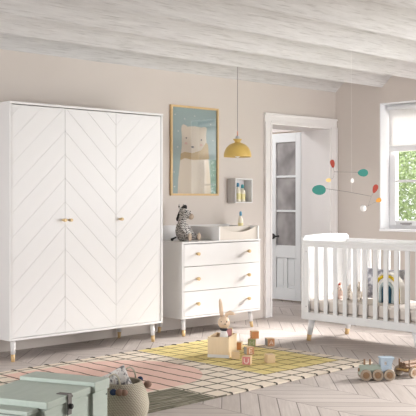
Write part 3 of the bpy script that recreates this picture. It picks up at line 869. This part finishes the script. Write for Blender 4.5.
# local: faces -y / +x
q = MB()
q.ell((0, .02, .085), (.062, .058, .088)); q.ell((0, .0, .055), (.07, .066, .056))
q.tube([(0, .02, .13), (.0, .012, .19), (.004, .0, .22)], [.045, .036, .036], 14)
q.ell((.004, -.004, .236), (.044, .048, .046))
q.ell((.026, -.034, .216), (.032, .036, .034))
for sx, bx in ((-1, -.02), (1, .05)):
    q.tube([(sx * .04, .0, .04), (bx + sx * .028, -.055, .036), (bx + sx * .04, -.098, .034)], [.034, .029, .025], 12)
    q.tube([(sx * .045, .005, .135), (sx * .058, -.035, .09), (sx * .045 + .01, -.058, .062)], [.02, .018, .02], 10)
for sx in (-1, 1): q.ell((sx * .036 + .0, .022, .288), (.012, .010, .024))
q.build('zebra_body', M_zeb, zb_, remesh=.006)
MB().ell((.036, -.062, .204), (.029, .028, .026)).build('muzzle', M_zbei, zb_, smooth=True)
for sx, bx in ((-1, -.02), (1, .05)):
    s_ = MB(); s_.ell((bx + sx * .042, -.114, .036), (.026, .014, .034)); s_.build('foot_sole', M_zbei, zb_, smooth=True)
m_ = MB()
for k in range(9):
    u = k / 8; yy = -.028 + .09 * u; z0 = .283 - .10 * u ** 2
    m_.ell((.0, yy + .004, z0), (.017, .015, .021))
m_.build('mane', M_zblk, zb_, remesh=.005)
e_ = MB()
for sx in (-1, 1): e_.ell((.018 + sx * .032, -.045, .246), (.005, .005, .006), None, 10, 6)
e_.build('eyes', M_ink, zb_, smooth=True)
ta = MB(); ta.tube([(-.03, .065, .03), (-.075, .075, .016), (-.10, .06, .014)], [.008, .008, .014], 8); ta.build('tail', M_zblk, zb_, smooth=True)

# ------------------------------------------------------------------ TOY BOX with bunny and blocks
M_birch = wood('birch_plywood', (.66, .51, .33), 2, .5, .1)
M_birch2 = wood('beech_block', (.58, .42, .25), 0, .5, .12)
M_kick = plain('white_grey_strip', (.60, .58, .56), .5)
bx = thing('toy_box', 'open birch plywood toy box standing on the yellow part of the rug', 'toy box', (4.975, 4.975, rz_), -60)
w_, d_, h_ = .17, .25, .160      # local: front face at y=0, x from -w_ to 0
MB().box(-w_, 0, 0, .01, .024, h_).build('front_board', M_birch, bx, .002)
MB().box(-.010, 0, .01, d_, .0, h_).build('side_board', M_birch, bx, .002)
MB().box(-w_, -w_ + .010, .01, d_, .0, h_).build('side_board', M_birch, bx, .002)
MB().box(-w_ + .01, -.01, d_ - .01, d_, .0, h_).build('back_board', M_birch, bx, .002)
MB().box(-w_ + .01, -.01, .01, d_ - .01, .004, .012).build('box_base', M_birch, bx)
MB().box(-w_, 0, -.001, .01, 0, .024).build('base_strip', M_kick, bx, .001)
def to_w(lx, ly, ang=-60, o=(4.975, 4.975)):
    ca, sa = math.cos(R(ang)), math.sin(R(ang)); return (o[0] + ca * lx - sa * ly, o[1] + sa * lx + ca * ly)
M_bun = wood('pale_maple', (.66, .50, .36), 2, .5, .06)
M_bunb = plain('white_patterned_cloth', (.66, .63, .60), .8, .25, 60)
bnx, bny = to_w(-.062, .085)
bn = thing('wooden_bunny', 'pale wooden bunny figure with one bent ear standing in the toy box', 'toy figure', (bnx, bny, rz_ + .0125), -50)
bn.scale = (1.12, 1.12, 1.06)
MB().lathe([(.030, 0), (.034, .03), (.033, .10), (.027, .150), (.020, .172), (.014, .176)], seg=20).build('bunny_body', M_bunb, bn, smooth=True)
MB().lathe([(.019, .176), (.026, .180), (.027, .190), (.020, .194)], seg=20).build('collar', M_ink, bn, smooth=True)
hd = MB(); hd.ell((0, 0, .236), (.043, .041, .046)); hd.ell((.012, -.03, .228), (.02, .018, .018)); hd.build('bunny_head', M_bun, bn, remesh=.004)
er = MB().tube([(-.014, .006, .272), (-.018, .006, .31), (-.022, .004, .355), (-.026, .002, .395), (-.027, .002, .41)], [.010, .014, .0145, .010, .003], 12)
er.build('ear', M_bun, bn, smooth=True)
er = MB().tube([(.012, .006, .272), (.022, .004, .298), (.042, .0, .308), (.064, .0, .302), (.080, .0, .293)], [.010, .015, .017, .012, .003], 12)
er.build('ear', M_bun, bn, smooth=True)
e_ = MB()
for sx in (-1, 1): e_.ell((.004 + sx * .019, -.036, .246), (.004, .004, .005), None, 10, 6)
e_.ell((.013, -.049, .231), (.005, .003, .004), None, 10, 6)
e_.build('eyes_and_nose', M_ink, bn)

C_or = plain('orange_block_paint', (.62, .27, .11), .6, .12, 30); C_gr = plain('sage_block_paint', (.36, .43, .22), .6, .12, 30)
C_pk = plain('rose_block_paint', (.58, .20, .19), .6, .12, 30); C_bl = plain('grey_blue_block_paint', (.30, .33, .38), .6, .12, 30)
C_br = plain('red_brown_block_paint', (.46, .22, .11), .6, .12, 30); C_lpk = plain('light_pink_block_paint', (.74, .36, .38), .6, .1, 30)
C_let = plain('pale_letter_paint', (.74, .66, .56), .6)
# simple capital letters as strokes in a unit square
GLY = {'U': [[(.22, .82), (.22, .35), (.35, .18), (.65, .18), (.78, .35), (.78, .82)]], 'M': [[(.2, .18), (.2, .82), (.5, .42), (.8, .82), (.8, .18)]],
       'B': [[(.28, .18), (.28, .82), (.6, .82), (.72, .68), (.6, .52), (.28, .52)], [(.6, .52), (.76, .36), (.62, .18), (.28, .18)]],
       'A': [[(.2, .18), (.5, .82), (.8, .18)], [(.32, .42), (.68, .42)]], 'E': [[(.74, .82), (.28, .82), (.28, .18), (.74, .18)], [(.28, .5), (.64, .5)]]}
def block(x, y, z, rz, label, front, side, letter=None, side_letter=None, s_=.064):
    o = thing('toy_block', label, 'toy block', (x, y, z), rz, 'wooden alphabet blocks')
    MB().box(-s_ / 2, s_ / 2, -s_ / 2, s_ / 2, 0, s_).build('cube', M_birch2, o, .004)
    i = s_ * .44
    if front: MB().box(-i, i, -s_ / 2 - .0012, -s_ / 2 + .001, s_ / 2 - i, s_ / 2 + i).build('painted_face', front, o, .0005)
    if side: MB().box(-s_ / 2 - .0012, -s_ / 2 + .001, -i, i, s_ / 2 - i, s_ / 2 + i).build('painted_face', side, o, .0005)
    def let(ch, M):
        g = MB()
        for st_ in GLY[ch]:
            g.tube([((p[0] - .5) * s_ * .85, 0, (p[1] - .5) * s_ * .85) for p in st_], s_ * .05, 6, M)
        g.build('letter', C_let, o)
    if letter: let(letter, Matrix.Translation((0, -s_ / 2 - .0012, s_ / 2)) @ Matrix.Diagonal((1, .4, 1, 1)))
    if side_letter: let(side_letter, Matrix.Translation((-s_ / 2 - .0012, 0, s_ / 2)) @ Matrix.Rotation(R(-90), 4, 'Z') @ Matrix.Diagonal((1, .4, 1, 1)))
    return o
fz = rz_ + .001
block(5.530, 5.255, fz, -50, 'green wooden toy block with a letter, under the orange one', C_gr, C_gr, 'M')
block(5.545, 5.240, fz + .0645, -35, 'orange wooden toy block resting on top of the green block', C_or, C_or, None, 'B')
block(5.214, 4.988, fz, -22, 'red-brown and blue toy block in front of the stacked blocks', C_br, C_bl, 'E')
block(4.888, 4.695, fz, -58, 'rose pink wooden toy block with a pale letter, nearest of the blocks', C_pk, C_lpk, 'U')
block(5.067, 4.632, fz, -25, 'plain unpainted wooden toy block on the yellow rug area', None, None)
block(5.650, 5.165, .001 if False else fz, -25, 'orange-brown toy block with a blue side, farthest right towards the crib', C_br, C_bl, 'A')
block(4.998, 4.925, fz, -38, 'small plain beech toy block standing against the toy box front', None, None, None, None, .058)
block(5.325, 5.215, fz, -55, 'orange toy block behind the right side of the toy box', C_or, C_or)
ax, ay = to_w(-.052, .19)
for zc in range(1):
    block(ax, ay, rz_ + .0125, -40, 'plain toy block at the bottom inside the toy box', None, None)
    block(ax + .004, ay, rz_ + .0772, -52, 'plain toy block in the middle of the stack inside the toy box', None, None)
    block(ax, ay + .003, rz_ + .1419, -48, 'light pink toy block peeking over the rim of the toy box', C_lpk, C_lpk)

# ------------------------------------------------------------------ TRAIN
M_mint = plain('mint_train_paint', (.36, .41, .345), .5, .06, 20); M_sky = plain('pale_blue_train_paint', (.40, .48, .56), .5, .05, 20)
M_tw = wood('pine_wheel', (.38, .30, .225), 0, .55, .15); M_twd = wood('dark_hub', (.27, .16, .085), 0, .55, .12)
def wheel(parent, x, y, r_, side, th_=.022):
    T_ = Matrix.Translation((x, y, r_)) @ Matrix.Rotation(R(90 if side < 0 else -90), 4, 'X')
    o = MB().lathe([(r_ * .93, 0), (r_, .004), (r_, th_ - .005), (r_ * .94, th_), (r_ * .66, th_), (r_ * .62, th_ - .004), (.002, th_ - .004)], seg=28, M=T_).build('wheel', M_tw, parent)
    MB().lathe([(r_ * .60, th_ - .0045), (r_ * .56, th_ - .001), (r_ * .2, th_ - .001), (r_ * .18, th_ + .003), (.002, th_ + .003)], seg=20, M=T_).build('hub', M_twd, o)
tl_ = thing('toy_locomotive', 'wooden toy steam engine with mint boiler and pale blue cab', 'toy train', (5.156, 3.727, 0), -41)
tl_.scale = (.94, .94, .94)
for k in (-.086, 0, .086):
    wheel(tl_, k, -.034, .041, -1); wheel(tl_, k, .034, .041, 1)
MB().box(-.128, .125, -.030, .030, .036, .056).build('chassis', M_mint, tl_, .004)
bo = MB().lathe([(.030, 0), (.036, .006), (.037, .02), (.037, .15), (.036, .155)], seg=24, M=Matrix.Translation((-.125, 0, .074)) @ Matrix.Rotation(R(90), 4, 'Y'))
bo.box(-.118, .03, -.034, .034, .050, .074)
bo.build('boiler', M_mint, tl_, smooth=False)
for xx in (-.088, -.047):
    MB().lathe([(.007, 0), (.0075, .03), (.0075, .045)], c=(xx, 0, .105), seg=12).build('chimney', M_twd, tl_)
cb = MB()
def cab_poly():
    return [(.026, .052), (.112, .052), (.104, .10), (.106, .125), (.116, .150), (.026, .150)]
for sy in (-1, 1):
    # side cheek with a window hole: four pieces round the opening
    a_, b__ = (-.034, -.024) if sy < 0 else (.024, .034)
    cb.prism([(.026, .052), (.108, .052), (.104, .10), (.026, .10)], 'y', a_, b__)
    cb.prism([(.026, .10), (.052, .10), (.052, .137), (.026, .137)], 'y', a_, b__)
    cb.prism([(.084, .10), (.104, .10), (.108, .125), (.112, .137), (.084, .137)], 'y', a_, b__)
    cb.prism([(.026, .137), (.112, .137), (.116, .152), (.026, .152)], 'y', a_, b__)
cb.box(.026, .036, -.024, .024, .052, .152)
cb.build('cab', M_sky, tl_)
MB().box(.020, .124, -.040, .040, .152, .166).build('cab_roof', M_sky, tl_, .004)
MB().lathe([(.012, 0), (.014, .004), (.010, .010)], M=Matrix.Translation((-.125, 0, .074)) @ Matrix.Rotation(R(-90), 4, 'Y'), seg=16).build('headlamp', M_twd, tl_)
wg = thing('toy_wagon', 'brown wooden toy log wagon coupled behind the toy engine', 'toy train', (5.50, 3.645, 0), -4)
M_log = wood('log_brown', (.22, .13, .075), 0, .6, .25); M_gold = wood('honey_pine', (.52, .34, .14), 0, .5, .15)
for k in (-.105, .105):
    wheel(wg, k, -.052, .036, -1); wheel(wg, k, .052, .036, 1)
    MB().tube([(k, -.06, .036), (k, .06, .036)], .006, 10).build('axle', M_twd, wg)
MB().box(-.15, .15, -.046, .046, .046, .060).build('wagon_bed', M_gold, wg, .004)
for k in (-.12, .12):
    for sy in (-1, 1): MB().lathe([(.006, 0), (.006, .062)], c=(k, sy * .0435, .06), seg=10).build('stake', M_log, wg)
for (yy, zz_) in ((-.024, .075), (.0, .075), (.024, .075)):
    o = tag(MB().lathe([(.0115, -.14), (.0118, 0), (.0115, .14)], M=wg.matrix_basis @ Matrix.Translation((0, yy, zz_ - .0025)) @ Matrix.Rotation(R(90), 4, 'Y'), seg=12).build('toy_log', M_log), None, 'toy log', 'logs on the toy wagon')
    o['label'] = 'brown toy log lying in the bottom layer on the wagon'
for (yy, zz_) in ((-.012, .0955), (.012, .0955)):
    o = tag(MB().lathe([(.0115, -.14), (.0118, 0), (.0115, .14)], M=wg.matrix_basis @ Matrix.Translation((0, yy, zz_ - .002)) @ Matrix.Rotation(R(90), 4, 'Y'), seg=12).build('toy_log', M_log), None, 'toy log', 'upper logs on the toy wagon')
    o['label'] = 'brown toy log lying in the top layer on the wagon'

# ------------------------------------------------------------------ TREES outside the window
def leafmat(name, a_, b_):
    t = NT(name); t.xyz()
    t.color(t.mix(t.noise(t.co, 5, 3), a_, b_))
    tl = t.n.new('ShaderNodeBsdfTranslucent'); tl.inputs[0].default_value = b_ + (1,)
    mx = t.n.new('ShaderNodeMixShader'); mx.inputs[0].default_value = .45
    t.link(t.b.outputs[0], mx.inputs[1]); t.link(tl.outputs[0], mx.inputs[2]); t.link(mx.outputs[0], t.out.inputs[0])
    return t.done(.6)
M_leaf = leafmat('leaf_green', (.11, .16, .065), (.30, .37, .20)); M_bark = wood('bark', (.2, .15, .11), 2, .9)
struct(MB().box(XR + .36, 22, -8, 16, -.12, -.02).build('ground', plain('garden_grass', (.22, .30, .12), .9, .2, 3)))
def tree(x, y, h_, r_, n, label):
    o = thing('tree', label, 'tree', (x, y, -.02), 0, 'trees outside the window')
    MB().tube([(0, 0, 0), (.03, .02, h_ * .4), (0, .05, h_ * .85)], [.07, .05, .02], 8).build('trunk', M_bark, o)
    rnd = random.Random(int(x * 100 + y * 10)); c_ = MB()
    for k in range(n):
        while True:
            p = Vector((rnd.uniform(-1, 1), rnd.uniform(-1, 1), rnd.uniform(-1, 1)))
            if p.length < 1: break
        p = Vector((p.x * r_, p.y * r_, h_ * .56 + p.z * h_ * .46))
        s_ = rnd.uniform(.035, .075)
        q_ = Matrix.Translation(p) @ Matrix.Rotation(rnd.uniform(0, 6.3), 4, 'Z') @ Matrix.Rotation(rnd.uniform(-1.2, 1.2), 4, 'X')
        c_.add([(-s_ * .5, 0, 0), (0, -s_ * .2, .01), (s_ * .5, 0, 0), (0, s_ * .9, -.01), (0, s_ * .3, .012)], [(0, 1, 4), (1, 2, 4), (2, 3, 4), (3, 0, 4)], q_)
    c_.build('crown', M_leaf, o)
for i, (x, y, h_, r_, lb) in enumerate([(12.0, 8.5, 3.0, .95, 'leafy green tree outside, nearest the left window jamb'), (12.5, 6.4, 3.0, .95, 'leafy green tree outside, second from the left jamb'), (15.2, 9.2, 3.4, 1.2, 'leafy green tree far outside behind the two near the window'), (15.6, 6.9, 3.3, 1.2, 'leafy green tree far outside, behind the right part of the window'),
                                      (11.6, 2.2, 3.0, 1.0, 'leafy green tree outside, mirrored in the picture glass'), (11.4, .1, 2.9, 1.0, 'leafy green tree in the garden, mirrored beside the bear')]):
    tree(x, y, h_, r_, 6500, lb)
